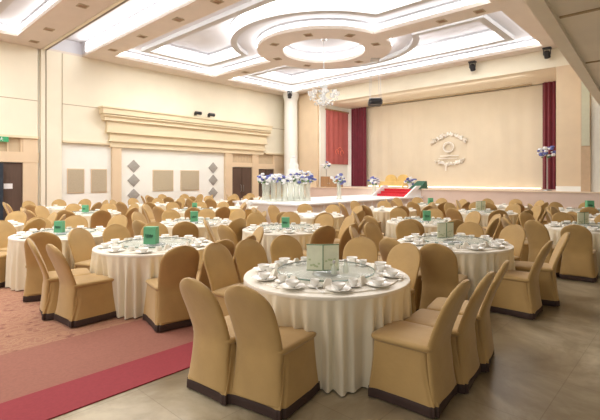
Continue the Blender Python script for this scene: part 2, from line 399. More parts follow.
# backdrop with soft pleats
def pleated(v0, v1, z0, z1, x, amp, per, nm, m, rough=0, steps=8):
    b = MB(); n_ = int((v1-v0)/per*steps); rings = []
    for side in (0, 1):
        pass
    top = []; vs = []; fs = []
    for i in range(n_+1):
        v = v0+(v1-v0)*i/n_; a = amp*(sin(2*pi*(v-v0)/per)+.4*sin(2*pi*(v-v0)/per*.37+1))
        for zz, k in ((z0, 1.15), (z0+(z1-z0)*.5, 1), (z1, .8)): vs.append((x+a*k, v, zz))
        for zz, k in ((z0, 1.15), (z0+(z1-z0)*.5, 1), (z1, .8)): vs.append((x+a*k+.02, v, zz))
    for i in range(n_):
        a = i*6; c = a+6
        fs += [(a, a+1, c+1, c), (a+1, a+2, c+2, c+1), (a+3, c+3, c+4, a+4), (a+4, c+4, c+5, a+5), (a, c, c+3, a+3), (a+2, a+5, c+5, c+2)]
    fs += [(0, 3, 4, 1), (1, 4, 5, 2)]; e = n_*6; fs += [(e, e+1, e+4, e+3), (e+1, e+2, e+5, e+4)]
    b.add(vs, fs); return b.build(nm, m, angle=60)
bd = tag(pleated(4.2, 13.75, 1.19, 5.6, 20.28, .012, .62, 'stage_backdrop', BACKD), 'broad cream pleated backdrop hanging across the back of the stage', 'backdrop')
tag(pleated(13.6, 14.62, 1.19, 5.6, 20.02, .05, .17, 'stage_curtain', MAROON), 'dark red velvet stage curtain left of the cream backdrop', 'curtain', 'red stage curtains')
tag(pleated(3.4, 4.82, 1.19, 5.62, 20.02, .05, .17, 'stage_curtain', MAROON), 'dark red velvet stage curtain right of the cream backdrop', 'curtain', 'red stage curtains')
tag(MB().box(20.08, 20.14, 4.9, 13.5, 1.19, 1.23).build('footlight_strip', FAIRY), 'warm glowing footlight strip along the foot of the stage backdrop', 'light')
# coral banner on the inner left side
t = thing('wall_banner', 'coral red cloth banner hung high on the white left stage wall', 'banner', (19.1, 14.9, 2.42))
b = MB(); nn = 24
vs = []; fs = []
for i in range(nn+1):
    x = -1.05+2.1*i/nn; y = -.06-.025*sin(i*1.3)
    vs += [(x, y, 0), (x, y, 2.95), (x, y+.03, 0), (x, y+.03, 2.95)]
for i in range(nn):
    a = i*4; fs += [(a, a+1, a+5, a+4), (a+2, a+6, a+7, a+3), (a, a+4, a+6, a+2), (a+1, a+3, a+7, a+5)]
fs += [(0, 2, 3, 1), (nn*4, nn*4+1, nn*4+3, nn*4+2)]
b.add(vs, fs).build('cloth', BANNER, t, 60)
MB().box(-1.1, 1.1, -.11, -.02, 2.93, 3.0).build('rail', BROWNW, t)
b = MB()
for (x, z, r) in ((.1, .75, .2), (.3, .62, .16), (-.15, .68, .14)):
    b.tube([(x+r*cos(a), -.1, z+r*sin(a)) for a in [i*.7 for i in range(7)]], .022, 6)
b.build('motif', mat('coral_light', (232, 132, 112), .7, noise=.05), t)
# emblem on the backdrop
t = thing('backdrop_emblem', 'white and grey floral emblem with oval ring on the cream backdrop', 'emblem', (20.22, 8.95, 1.95))
rnd = random.Random(3)
def leafblob(b, y, z, r, a):
    p = []
    for k in range(8):
        q = 2*pi*k/8; yy = r*cos(q); zz = r*.42*sin(q); p.append((y+yy*cos(a)-zz*sin(a), z+yy*sin(a)+zz*cos(a)))
    d_ = rnd.uniform(.02, .06); b.loft([[(-d_, y+(q[0]-y)*.7, z+(q[1]-z)*.7) for q in p], [(-d_*.4, q[0], q[1]) for q in p], [(.02, q[0], q[1]) for q in p]])
bw, bg = MB(), MB()
for k in range(60):
    f = rnd.uniform(-1, 1); (bw if k % 3 else bg)
    leafblob(bg if (abs(f) > .72 or k % 5 == 0) else bw, f*.9, 1.72+.12*cos(f*3)-.16*abs(f)**2+rnd.uniform(-.06, .08), rnd.uniform(.06, .12), rnd.uniform(0, 3))
for k in range(44):
    f = rnd.uniform(-1, 1)
    leafblob(bg if (abs(f) > .75 or k % 6 == 0) else bw, f*.75, .38+.2*f*f+rnd.uniform(-.06, .06), rnd.uniform(.05, .11), rnd.uniform(0, 3))
bw.tube([(-.03, .26*cos(i*pi/12), 1.2+.24*sin(i*pi/12)) for i in range(25)], .03, 6)
bg.tube([(-.04, .19*cos(i*pi/12), 1.2+.17*sin(i*pi/12)) for i in range(25)], .018, 6)
bw.box(-.03, 0, -.5, .42, .76, .80); bw.box(-.03, 0, -.42, .5, .64, .67); bw.box(-.03, 0, .1, .15, .05, .42)
bw.build('white_flowers', EMBL, t)['kind'] = 'stuff'; bg.build('grey_flowers', EMBG, t)['kind'] = 'stuff'

# catwalk with steps
cw = struct('runway_platform', MB().box(9.2, 16.9, 8.65, 11.6, 0, .82), mat('runway_skirt', (228, 220, 214), .6, noise=.02))
b = MB(); b.box(9.15, 16.9, 8.6, 11.65, .82, .87); b.build('top_edge', SIGNW, cw)
b = MB()
for k in range(14): b.box(9.3+k*.54, 9.33+k*.54, 8.63, 8.66, 0, .8)
b.build('skirt_pleats', SIGNW, cw)
t = thing('stage_steps', 'red carpeted steps leading from the white runway up to the stage', 'steps', (16.9, 9.55, .87))
for k in range(3): MB().box(-.95+k*.3, 0, -.72, .72, k*.105, (k+1)*.105).build('step', RED, t)
def wedge(v0, v1):
    return MB().loft([[(-1.35, v0, 0), (-.0, v0, 0), (-.0, v0, .45), (-.35, v0, .45)], [(-1.35, v1, 0), (-.0, v1, 0), (-.0, v1, .45), (-.35, v1, .45)]])
wedge(.74, .82).build('side_panel', SIGNW, t); wedge(-.86, -.78).build('side_panel', SIGNW, t)
o = tag(MB().loft([[(-.8, -.5, 0), (0, -.5, 0), (0, 0, 0), (-.8, 0, 0)], [(-.1, -.45, .34), (0, -.45, .34), (0, -.05, .34), (-.1, -.05, .34)]]).build('draped_pedestal', DGREEN), 'dark green draped wedge right of the red stage steps', 'pedestal')
o.location = (17.45, 9.15, 1.18)

# mezzanine soffit over the right side
def ev(u): return 1.78+(u-6.6)*.0639
b = MB(); b.prism([(-3.5, ev(-3.5)), (UB, ev(UB)), (UB, -4), (-3.5, -4)], 4.15, 4.35)
mz = struct('ceiling_mezzanine', b, MEZZ)
b = MB(); b.prism([(-3.5, ev(-3.5)), (UB, ev(UB)), (UB, ev(UB)-.22), (-3.5, ev(-3.5)-.22)], 4.08, 4.15); b.build('edge_beam', MEZZ, mz)
b = MB()
for u in (4.2, 7.6, 11.0, 14.3): b.box(u, u+.05, -4, ev(u)-.25, 4.125, 4.15)
b.box(-3.5, UB, .55, .6, 4.13, 4.15); b.build('joint_strip', GROOVE, mz)
b = MB(); b.prism([(-3.5, ev(-3.5)-.1), (UB, ev(UB)-.1), (UB, ev(UB)-.2), (-3.5, ev(-3.5)-.2)], 4.35, 6.3); struct('wall_mezzanine', b, CREAM)

# ------------------------------------------------------------------ ceiling fittings
DL = [(4.5, 12.2, 'beam'), (4.5, 14.9, 'beam'), (4.55, 16.6, 'beam'), (6.8, 9.3, 'beam2'), (6.8, 11.2, 'beam2'), (6.8, 13.4, 'beam2'), (6.8, 15.6, 'beam2')]
names = {'beam': ['nearest', 'second nearest', 'third nearest', 'last before the wall'], 'beam2': ['nearest', 'second nearest', 'third nearest', 'last before the wall']}
dl0 = None; cnt = {}
def downlight(u, v, rz, label, grp):
    global dl0
    if dl0 is None:
        dl0 = thing('recessed_downlight', label, 'ceiling light', (u, v, H), rz, grp)
        b = MB(); b.box(-.13, .13, -.13, -.1, -.02, 0); b.box(-.13, .13, .1, .13, -.02, 0); b.box(-.13, -.1, -.1, .1, -.02, 0); b.box(.1, .13, -.1, .1, -.02, 0)
        b.build('frame', PANEL, dl0); MB().box(-.1, .1, -.1, .1, -.008, 0).build('lamp_face', LENS, dl0)
    else: dup(dl0, (u, v, H), rz, label, grp)
for u, v, w in DL:
    i = cnt.get(w, 0); cnt[w] = i+1
    downlight(u, v, 0, 'square recessed downlight, %s in the %s ceiling beam' % (names[w][i], 'leftmost' if w == 'beam' else 'second'), 'recessed downlights in the ceiling')
for a, w in ((-155, 'nearest side'), (160, 'left side'), (105, 'far left side'), (60, 'far side'), (-5, 'far right side'), (-75, 'right side'), (-115, 'near right side')):
    downlight(CU+1.98*cos(radians(a)), CV+1.98*sin(radians(a)), radians(a), 'square recessed downlight on the %s of the central ceiling ring' % w, 'recessed downlights in the ceiling')
for u, v, w in ((12.18, 5.6, 'middle'), (12.18, 4.5, 'right end'), (12.18, 14.6, 'left end')):
    downlight(u, v, 0, 'square recessed downlight at the %s of the cross beam beside the ring' % w, 'recessed downlights in the ceiling')

# hanging spotlights
def spot(loc, label, up=.0, rz=0):
    t = thing('spotlight', label, 'spotlight', loc, rz, 'black hanging spotlights')
    MB().box(-.13, .13, -.1, .1, -.05, 0).build('bracket', BLACK, t)
    y = MB(); y.box(-.12, -.1, -.03, .03, -.25, -.05); y.box(.1, .12, -.03, .03, -.25, -.05); y.build('yoke', BLACK, t)
    h = MB().lathe([(.05, .12), (.09, .10), (.1, 0), (.1, -.14), (.085, -.15)], 14); h.xform(Matrix.Translation((0, 0, -.22)) @ Matrix.Rotation(radians(35), 4, 'X')); h.build('lamp_head', BLACK, t)
spot((16.5, 16.1, 6.3), 'black spotlight hung under the ceiling beside the white corner pillar', rz=radians(-40))
spot((17.25, 6.65, 6.3), 'black spotlight on the fascia above the middle of the stage', rz=radians(-90))
spot((17.25, 4.0, 6.3), 'black spotlight on the fascia near the right end of the stage', rz=radians(-90))
for u, w in ((11.45, 'left'), (12.2, 'right')):
    t = thing('wall_spotlight', 'small black spotlight above the left wall cornice, %s one of two' % w, 'spotlight', (u, VB-.12, 4.66), 0, 'black spotlights above the cornice')
    MB().box(-.06, .06, -.05, 0, -.06, .06).build('bracket', BLACK, t); MB().tube([(0, -.05, 0), (0, -.2, .02)], .03).build('arm', BLACK, t)
    h = MB().lathe([(.05, -.17), (.075, -.15), (.08, .15), (.06, .17)], 12); h.xform(Matrix.Translation((0, -.25, .02)) @ Matrix.Rotation(radians(90), 4, 'Y')); h.build('lamp_head', BLACK, t)

# chandelier
t = thing('chandelier', 'pale crystal chandelier hanging below the central ceiling ring', 'chandelier', (CU, CV, 4.3))
MB().tube([(0, 0, 1.0), (0, 0, 2.45)], .018).build('rod', SILVER, t)
MB().lathe([(.12, 2.45), (.1, 2.4), (.03, 2.38)], 16).build('ceiling_rose', SILVER, t)
MB().lathe([(.01, 0), (.06, .05), (.03, .12), (.1, .22), (.05, .35), (.08, .5), (.05, .7), (.1, .85), (.03, 1.0)], 14).build('stem', CRYST, t)
for k in range(8):
    a = 2*pi*k/8; r = .5
    pts = [(cos(a)*q, sin(a)*q, z) for q, z in ((.05, .35), (.18, .22), (.34, .2), (r, .36))]
    ar = MB().tube(pts, .014, 6).build('arm', CRYST, t)
    MB().lathe([(.02, 0), (.07, .03), (.09, .1), (.1, .18)], 10, (cos(a)*r, sin(a)*r, .36), cap1=False).build('glass_shade', CRYST, ar)
b = MB()
for k in range(16):
    a = 2*pi*k/16
    for j, (q, z) in enumerate(((.2, .1), (.33, .08), (.5, .27), (.18, .55), (.12, .72))): b.ball((cos(a)*q, sin(a)*q, z), .026, 6, 4, (1, 1, 1.7))
b.build('crystal_drops', CRYST, t); t.children[-1]['kind'] = 'stuff'
# projector on its ceiling cage
t = thing('ceiling_projector', 'black projector hanging on thin rods from the ceiling before the stage', 'projector', (14.35, 9.33, 4.5), radians(40))
body = MB(); r0 = [(-.32, -.2), (-.26, -.26), (.26, -.26), (.32, -.2), (.32, .2), (.26, .26), (-.26, .26), (-.32, .2)]
body.loft([[(x*.9, y*.9, 0) for x, y in r0], [(x, y, .04) for x, y in r0], [(x, y, .17) for x, y in r0], [(x*.85, y*.85, .22) for x, y in r0]]); body.build('body', BLACK, t)
h = MB().lathe([(.09, 0), (.1, .06), (.07, .08)], 14); h.xform(Matrix.Translation((.3, .05, .11)) @ Matrix.Rotation(radians(90), 4, 'Y')); h.build('lens', SILVER, t)
MB().box(-.3, .3, -.24, .24, .22, .25).build('mounting_plate', SILVER, t)
for x in (-.26, .26):
    for y in (-.2, .2): MB().tube([(x, y, .25), (x*.7, y*.7, 1.8)], .008, 6).build('rod', SILVER, t)
MB().box(-.22, .22, -.18, .18, 1.77, 1.83).build('ceiling_plate', SILVER, t)

# ------------------------------------------------------------------ chairs
def sup(a, e): return math.copysign(abs(a)**e, a)
def rrect(hx, hy, z, cx=0, cy=0, n_=32, e=.28):
    return [(cx+hx*sup(cos(2*pi*i/n_+.001), e), cy+hy*sup(sin(2*pi*i/n_+.001), e), z) for i in range(n_)]
def chair_meshes():
    d = {}
    # backrest: arched slab leaning back, chair faces +X
    rings = []
    zs = [.10+.066*i for i in range(5)]+[.40+.34*i/8 for i in range(9)]+[.74+.188*sin(pi/2*i/9) for i in range(1, 10)]
    for z in zs:
        if z <= .40: w = .228-.02*sin((z-.10)/.30*pi/2)
        elif z <= .74: w = .208+.010*sin((z-.4)/.34*pi/2)
        else: w = .218*max(1-((z-.74)/.1885)**2.1, .0004)**(1/2.0)
        x0 = -.19-.46*max(0, z-.45)**1.22-.036*max(0, (.45-z)/.35)**1.5
        th = .030*(1 if z < .86 else max(.35, 1-(z-.86)/.07*.6))
        wr = .003*sin(z*80+.5)*max(0, 1-abs(z-.3)/.15)
        rings.append([(x0+th*sup(cos(2*pi*i/28), .6)-.016*(1-sin(2*pi*i/28)**2)+(wr*(1+.6*sin(5*sin(2*pi*i/28))) if cos(2*pi*i/28) < 0 else 0), w*sup(sin(2*pi*i/28), .7), z) for i in range(28)])
    d['backrest'] = MB().loft(rings).mesh('backrest', GOLD, 50)
    # seat pad
    E_ = .2
    rings = [rrect(.225, .217, .43, .02, e=E_), rrect(.24, .225, .442, .022, e=E_), rrect(.244, .228, .458, .022, e=E_), rrect(.238, .222, .470, .022, e=E_), rrect(.215, .2, .478, .02, e=.22), rrect(.12, .11, .484, .02, e=.3)]
    d['seat'] = MB().loft(rings).mesh('seat', GOLD, 60)
    # skirt down to the hem, flared, with soft folds
    rings = []
    for i in range(11):
        f = i/10; z = .445-.365*f; hx = .225+.015*f; hy = .214+.022*f; r = []
        for k, (x, y, zz) in enumerate(rrect(hx-.01, hy, z, .03, 0, 64, .2-.05*f)):
            a = 2*pi*k/64
            corner = abs(sin(2*a))
            o = .010*f*sin(a*11+1.3)*(1-corner*.4)+.006*f*sin(a*7)
            if x < -.12: o += .0045*sin(z*95+y*14)*sin(pi*min(1, f*1.4))*1.2
            pinch = 1-.05*sin(pi*f)*(1 if x < 0 else .5)
            L = sqrt(x*x+y*y)
            xx = x*(1+o/L)*pinch-(.055*f**1.3 if x < -.1 else -.012*f); r.append((xx, y*(1+o/L), zz))
        rings.append(r)
    d['skirt'] = MB().loft(rings, False, False).mesh('skirt', GOLD, 70)
    hem = [[(x*1.004, y*1.004, z) for x, y, z in rings[-1]]]
    for z, s_ in ((.078, 1.012), (.045, 1.016), (.012, 1.022)): hem.append([(x*s_, y*s_, z) for x, y, _ in rings[-1]])
    d['hem'] = MB().loft(hem, False, False).mesh('hem', HEM, 70)
    d['leg'] = []
    for sx, sy in ((-.2, -.17), (-.2, .17), (.17, -.17), (.17, .17)):
        d['leg'].append(MB().lathe([(.013, 0), (.013, .1)], 8, (sx, sy, 0)).mesh('leg', CHROME))
    return d
CM = chair_meshes()
def make_chair(label, group, legs):
    t = thing('banquet_chair', label, 'chair', (0, 0, 0), 0, group)
    for k in ('backrest', 'seat', 'skirt', 'hem'): place(k, CM[k], t)
    if legs:
        for m_ in CM['leg']: place('leg', m_, t)
    return t
NUM = ['twelve', 'one', 'two', 'three', 'four', 'five', 'six', 'seven', 'eight', 'nine', 'ten', 'eleven']
FORWARD = atan2(.6811, .7322)
def clock(du, dv):
    a = (FORWARD-atan2(dv, du)) % (2*pi)     # clockwise from the side away from the camera
    h = round(a/(2*pi)*24) % 24
    return ("%s o'clock" % NUM[h//2]) if h % 2 == 0 else ("half past %s" % NUM[h//2])
SKIP = {110, 207, 302, 308, 408, 709, 809, 901, 909, 1005, 1109, 1203, 1205, 1209, 1303, 1307, 1308, 1309, 1310, 1401, 1402, 1406, 1407, 1408, 1409, 1410,
        1510, 1601, 1606, 1607, 1608, 1609, 1610, 1808, 1810, 1905, 1910, 2004, 2109, 2206, 2209, 2210}
SKIP_SMALL = {1, 2, 5, 6, 11, 15, 53, 58, 59, 63, 108, 121, 122, 123, 124, 127, 129, 130, 131, 132, 136, 139, 140, 143, 149, 159, 161, 164, 168, 177, 182, 184,
    195, 213, 224, 259, 273, 275, 276, 279, 281, 282, 283, 284, 285, 286, 287, 288, 289, 290, 291, 292, 293, 294, 296, 299, 312, 315, 317, 318, 320, 325, 326,
    327, 329, 330, 333, 337, 338, 339, 345, 346, 347, 348, 353, 354, 365, 366, 371, 372, 373, 374, 377, 378, 391, 392, 397, 403, 404, 405, 406, 407, 408, 411,
    413, 414, 415, 416, 417, 418, 419, 420, 421, 422, 423, 424, 425, 426, 427, 428, 431, 432, 433, 434, 435, 436, 437, 438, 443, 449, 450, 451, 452, 453, 454,
    455, 456, 463, 467, 468, 469, 470, 471, 472, 473, 474, 475, 476, 477, 478, 479, 480, 485, 486, 487, 488, 489, 490, 493, 494, 499, 501, 502, 503, 504, 505,
    506, 507, 508, 509, 510, 511, 512, 513, 514, 515, 516, 519, 527, 531, 532, 533, 534, 535, 537, 541, 542, 545, 547, 548, 549, 550, 555, 556, 557, 558, 559,
    563, 564, 565, 567, 568, 569, 571, 572, 575, 576, 577, 578, 579, 583, 584, 585, 586, 587, 588, 589, 590, 591, 593, 594, 595, 596, 597, 598, 599, 600, 601,
    602, 603, 604, 605, 606, 607, 608, 609, 610, 611, 613, 614, 615, 616, 617, 618, 619, 620, 621, 623, 624, 625, 626, 627, 628, 629, 630, 631, 632, 633, 634,
    635, 636, 637, 638, 639, 640}
SMALLN = 0
CHAIRN = 0; chair_full = chair_plain = None
def put_chair(u, v, ang, tdesc, tu, tv, used, group):
    global CHAIRN, chair_full, chair_plain
    s = random.uniform(.985, 1.015)
    if CHAIRN in SKIP: return
    ck = clock(u-tu, v-tv)
    while ck in used:
        h = (used[ck]+1); tu0 = h % 24; ck = ("%s o'clock" % NUM[tu0//2]) if tu0 % 2 == 0 else ("half past %s" % NUM[tu0//2])
        used.setdefault(ck, tu0) if False else None
        if ck in used: used[ck] = tu0
    a = (FORWARD-atan2(v-tv, u-tu)) % (2*pi); used[ck] = round(a/(2*pi)*24) % 24 if ck == clock(u-tu, v-tv) else [i for i in range(24) if (("%s o'clock" % NUM[i//2]) if i % 2 == 0 else ("half past %s" % NUM[i//2])) == ck][0]
    facing = cos(ang)*(-u)+sin(ang)*(-v); facing /= sqrt(u*u+v*v)
    vw = 'front view' if facing > .5 else ('back view' if facing < -.5 else 'side view')
    label = 'gold covered chair, %s, at %s of %s' % (vw, ck, tdesc)
    near = u*.7322+v*.6811 < 7.2
    src = chair_full if near else chair_plain
    if src is None:
        c = make_chair(label, group, near); c.location = (u, v, 0.009 if v > 3.3 else 0.0); c.rotation_euler = (0, 0, ang)
        if near: chair_full = c
        else: chair_plain = c
    else:
        c = dup(src, (u, v, 0.009 if v > 3.3 else 0.0), ang, label, group)
    c['n'] = CHAIRN
    c.scale = (1, 1, s)

# ------------------------------------------------------------------ tables and what stands on them
TR = .76
def table_meshes(seed):
    r_ = random.Random(seed); ph = [r_.uniform(0, 6.28) for _ in range(5)]; N = 340
    def fold(a): x = .40*sin(19*a+ph[0]+1.1*sin(2*a+ph[3]))+.42*sin(37*a+ph[1]+1.2*sin(3*a))+.28*sin(53*a+ph[4]+1.5*sin(2*a))+.25*sin(7*a+ph[2]); return max(-1.3, min(1, x))
    top = MB().lathe([(TR-.10, .740), (TR-.012, .745), (TR+.004, .742), (TR+.008, .728), (TR+.004, .715)][::-1]+[(TR-.1, .7505), (.3, .751), (.01, .751)], 96)
    rings = []
    for i in range(13):
        f = i/12; z = .728-.716*f; amp = .070*min(1, f*2.2)**.8*(.75+.25*f)
        rings.append([((TR+.004+.015*f+amp*(fold(2*pi*k/N)-.5))*cos(2*pi*k/N), (TR+.004+.015*f+amp*(fold(2*pi*k/N)-.5))*sin(2*pi*k/N), z) for k in range(N)])
    sk = MB().loft(rings, False, False)
    return top.mesh('tabletop', CLOTH, 60), sk.mesh('table_skirt', SKIRT, 80)
TM = [table_meshes(s) for s in (1, 2, 3)]
PL = {}
def lathe_mesh(nm, prof, m, n_=20): return MB().lathe(prof, n_).mesh(nm, m, 50)
PL['plate'] = lathe_mesh('plate', [(.05, 0), (.055, .004), (.085, .012), (.105, .02), (.106, .023), (.085, .017), (.055, .009), (.01, .008)], PORC, 24)
PL['bowl'] = lathe_mesh('bowl', [(.025, 0), (.028, .008), (.045, .02), (.058, .045), (.06, .05), (.056, .049), (.04, .022), (.01, .012)], PORC, 20)
PL['saucer'] = lathe_mesh('saucer', [(.03, 0), (.05, .008), (.066, .014), (.066, .017), (.045, .012), (.01, .01)], PORC, 20)
PL['cup'] = lathe_mesh('cup', [(.02, 0), (.024, .006), (.036, .03), (.04, .055), (.037, .054), (.03, .02), (.01, .01)], PORC, 18)
PL['handle'] = MB().tube([(.036, 0, .045), (.058, 0, .045), (.06, 0, .025), (.034, 0, .015)], .005, 6).mesh('handle', PORC)
PL['spoon'] = MB().tube([(-.07, 0, .012), (-.02, 0, .008), (.04, 0, .006)], .004, 6).ball((.055, 0, .008), .02, 8, 5, (1, .7, .3)).mesh('spoon', PORC)
PL['napkin'] = MB().loft([[(-.05, -.035, 0), (.05, -.035, 0), (.05, .035, 0), (-.05, .035, 0)], [(-.045, -.03, .02), (.045, -.03, .02), (.045, .03, .02), (-.045, .03, .02)], [(-.02, -.004, .07), (.02, -.004, .07), (.02, .004, .07), (-.02, .004, .07)]]).mesh('napkin', CLOTH, 60)
PL['glass'] = lathe_mesh('glass', [(.028, 0), (.028, .004), (.005, .01), (.005, .06), (.03, .09), (.034, .14), (.032, .14), (.028, .09), (.004, .066)], CLEAR, 14)
def small(kind, loc, rz, label, cat, grp):
    global SMALLN
    SMALLN += 1
    if SMALLN in SKIP_SMALL: return
    if kind == 'cup':
        t = thing('tea_cup', label, cat, loc, rz, grp); place('bowl', PL['cup'], t); place('handle', PL['handle'], t); t['m'] = SMALLN; return t
    nm = {'plate': 'dinner_plate', 'bowl': 'rice_bowl', 'saucer': 'saucer', 'spoon': 'soup_spoon', 'napkin': 'folded_napkin', 'glass': 'wine_glass'}[kind]
    o = place(nm, PL[kind]); o.location = loc; o.rotation_euler = (0, 0, rz); o['m'] = SMALLN; return tag(o, label, cat, grp)
def rot(x, y, a): return x*cos(a)-y*sin(a), x*sin(a)+y*cos(a)
def setting(tu, tv, a, level, tdesc, used):
    ck = clock(cos(a), sin(a))
    if ck in used: return
    used.add(ck); zt = .7525
    def at(r, s): return (tu+r*cos(a)-s*sin(a), tv+r*sin(a)+s*cos(a))
    x, y = at(.61, 0)
    small('plate', (x, y, zt), a, 'white dinner plate at %s of %s' % (ck, tdesc), 'plate', 'dinner plates')
    small('bowl', (x, y, zt+.009), a, 'white rice bowl at %s of %s' % (ck, tdesc), 'bowl', 'rice bowls')
    if level >= 2:
        x, y = at(.50, .15); q = random.uniform(0, 6)
        if level >= 3:
            small('saucer', (x, y, zt), 0, 'white saucer under the cup at %s of %s' % (ck, tdesc), 'saucer', 'saucers')
            small('cup', (x, y, zt+.011), q, 'white tea cup at %s of %s' % (ck, tdesc), 'cup', 'tea cups')
            x, y = at(.62, -.15); small('spoon', (x, y, zt), a+.3, 'white soup spoon at %s of %s' % (ck, tdesc), 'spoon', 'soup spoons')
        else:
            small('cup', (x, y, zt), q, 'white tea cup at %s of %s' % (ck, tdesc), 'cup', 'tea cups')
        x, y = at(.49, -.06); small('napkin', (x, y, zt), a+pi/2, 'white folded napkin at %s of %s' % (ck, tdesc), 'napkin', 'folded napkins')
def lazy_susan(tu, tv, tdesc):
    t = thing('lazy_susan', 'round glass turntable on %s' % tdesc, 'turntable', (tu, tv, .7525), 0, 'glass turntables')
    MB().lathe([(.13, 0), (.12, .02), (.1, .03)], 20).build('base', SILVER, t)
    MB().lathe([(.45, .03), (.455, .034), (.455, .04), (.45, .044)], 48).build('glass_disc', GLASS, t)
    MB().lathe([(.451, .031), (.458, .034), (.458, .041), (.451, .043)], 48, cap0=False, cap1=False).build('disc_edge', GEDGE, t)
def menu(u, v, z, rz, label, s=1.0):
    t = thing('menu_stand', label, 'menu stand', (u, v, z), rz, 'pale menu stands')
    for sgn in (-1, 1):
        M = Matrix.Rotation(sgn*radians(9), 4, 'Z')
        pb = MB().box(0 if sgn > 0 else -.15*s, .15*s if sgn > 0 else 0, -.006, .006, .006, .238*s); pb.xform(M)
        pn = pb.build('menu_board', MENU, t)
        for z0, z1 in ((.235*s, .243*s), (0, .008)):
            eb = MB().box(0 if sgn > 0 else -.152*s, .152*s if sgn > 0 else 0, -.009, .009, z0, z1)
            eb.xform(M).build('edge_strip', MENUE, pn)
        fl = MB(); rr = random.Random(5+sgn)
        for k in range(6): fl.ball((sgn*(.03+.1*rr.random())*s, -.007, (.03+.09*rr.random() if k < 6 else .14+.07*rr.random())*s), .012*s, 6, 4, (1, .15, 1))
        fl.xform(M).build('printed_flowers', MPRINT, pn)['kind'] = 'stuff'
    MB().box(-.004, .004, -.012, .004, .004, .243*s).build('spine', MENUE, t)
def card(u, v, z, rz, label, s=1.0):
    t = thing('table_card', label, 'table card', (u, v, z), rz, 'green table cards')
    b = MB(); w, h_, d = .08*s, .22*s, .06*s
    b.loft([[(-w, -d, 0), (w, -d, 0), (w, d, 0), (-w, d, 0)], [(-w, -d*.9, h_), (w, -d*.9, h_), (w, d*.9, h_), (-w, d*.9, h_)]]); b.build('card', GREENC, t)
    b = MB(); rr = random.Random(2)
    x = -.05*s
    while x < .05*s:
        q = rr.uniform(.006, .014)*s; b.box(x, x+q*.7, -d-.0025, -d+.004, .095*s, (.115+.02*rr.random())*s); x += q+.004*s
    b.box(-.045*s, .04*s, -d-.0025, -d+.004, .082*s, .088*s); b.build('lettering', DKINK, t)
def bottle(u, v, z, label):
    t = thing('cruet_bottle', label, 'bottle', (u, v, z), 0, 'cruets on the nearest table')
    MB().lathe([(.022, 0), (.025, .01), (.025, .06), (.012, .08), (.011, .1)], 12).build('body', CLEAR, t)
    MB().lathe([(.014, .1), (.014, .118), (.006, .124)], 10).build('stopper', SILVER, t)

D = radians
# (u, v, description, chair angles round the table [deg], distance, settings level, ornament)
def even(ph, n_=10): return [ph+360/n_*i for i in range(n_)]
TABLES = [
 (3.12, 2.57, 'the nearest table', [(2.24, 2.34, 9), (2.14, 2.75, 3), (2.98, 1.59, 95), (3.44, 1.58, 97), (3.90, 1.61, 102), (4.05, 2.92, 200), (4.02, 2.46, 174), (2.88, 3.54, -78), (3.28, 3.57, -95), (3.68, 3.47, -110)], 3, 'menu', .6),
 (2.90, 5.34, 'the near left carpet table', [(1.97, 5.25, 2), (1.90, 5.68, -14), (2.50, 6.22, -66), (2.95, 6.33, -90), (3.40, 6.24, -114), (2.58, 4.4, 78), (3.0, 4.37, 92), (3.42, 4.5, 110), (3.86, 4.84, 155), (3.85, 5.3, 188)], 2, 'card', 1.0),
 (2.5, 7.5, 'the left edge table', [(1.98, 6.66, 66), (1.6, 7.95, -45), (2.05, 8.4, -64), (2.5, 8.52, -90), (2.95, 8.42, -115), (3.35, 7.95, -152), (3.5, 7.4, 180)], 2, 'card', .8),
 (4.9, 7.4, 'the table behind the left one', even(-95), 2, 'card', .9),
 (5.40, 5.36, 'the table behind the nearest', [(5.08, 4.45, 74), (5.52, 4.37, 94), (5.97, 4.56, 118), (6.3, 5.0, 155), (6.4, 5.5, 190), (6.15, 6.02, 220), (5.7, 6.32, 250), (5.2, 6.35, -80), (4.58, 5.98, -38), (4.40, 5.35, 0)], 2, 'card', .8),
 (5.86, 2.53, 'the table right of the nearest', [(4.94, 2.24, 10), (4.92, 2.70, -8), (5.70, 1.67, 92), (6.40, 1.63, 108), (6.80, 2.22, 160), (6.84, 2.74, 190), (6.35, 3.35, 235), (5.85, 3.55, 268), (5.35, 3.45, -64)], 2, 'menu', .9),
 (9.35, 1.45, 'the right edge table', [(8.32, 1.46, 2), (8.33, 1.92, -22), (8.6, 2.35, -52), (9.2, 2.5, -82), (9.8, 2.4, 245), (10.3, 2.0, 210), (10.4, 1.4, 180)], 2, 'menu', .9),
 (8.18, 4.13, 'the middle right carpet table', even(160), 2, 'card', .9),
 (7.8, 6.85, 'the table before the runway end', even(15), 1, 'none', 1),
 (10.7, 6.5, 'the table beside the runway', even(5), 1, 'none', 1),
 (11.5, 4.1, 'the table beneath the right backdrop', even(-10), 1, 'menu', 1),
 (13.4, 6.6, 'the far table under the emblem', even(10), 1, 'card', 0.9),
 (14.4, 4.6, 'the table closest to the stage', even(0), 1, 'none', 1),
 (14.0, 2.3, 'the table below the right jamb', even(12), 1, 'card', 1.1),
 (11.9, 1.3, 'the table behind the right edge', even(8), 1, 'none', 1),
 (4.35, 11.4, 'the far left carpet table', even(10), 1, 'card', 0.8),
 (1.75, 9.9, 'the table near the brown door', even(-100), 1, 'none', 1),
 (6.75, 10.2, 'the table beside the gold table', even(-20), 1, 'card', 0.8),
 (4.6, 14.2, 'the table under the square panels', even(5), 1, 'none', 1.2),
 (7.2, 13.4, 'the table under the left diamonds', even(20), 1, 'none', 1.2),
 (9.9, 13.3, 'the table under the wide panels', even(0), 1, 'none', 1.2),
 (9.6, 15.9, 'the table along the left wall', even(12), 1, 'none', 1),
 (12.6, 14.2, 'the table before the far door', even(-5), 1, 'none', 1),
]
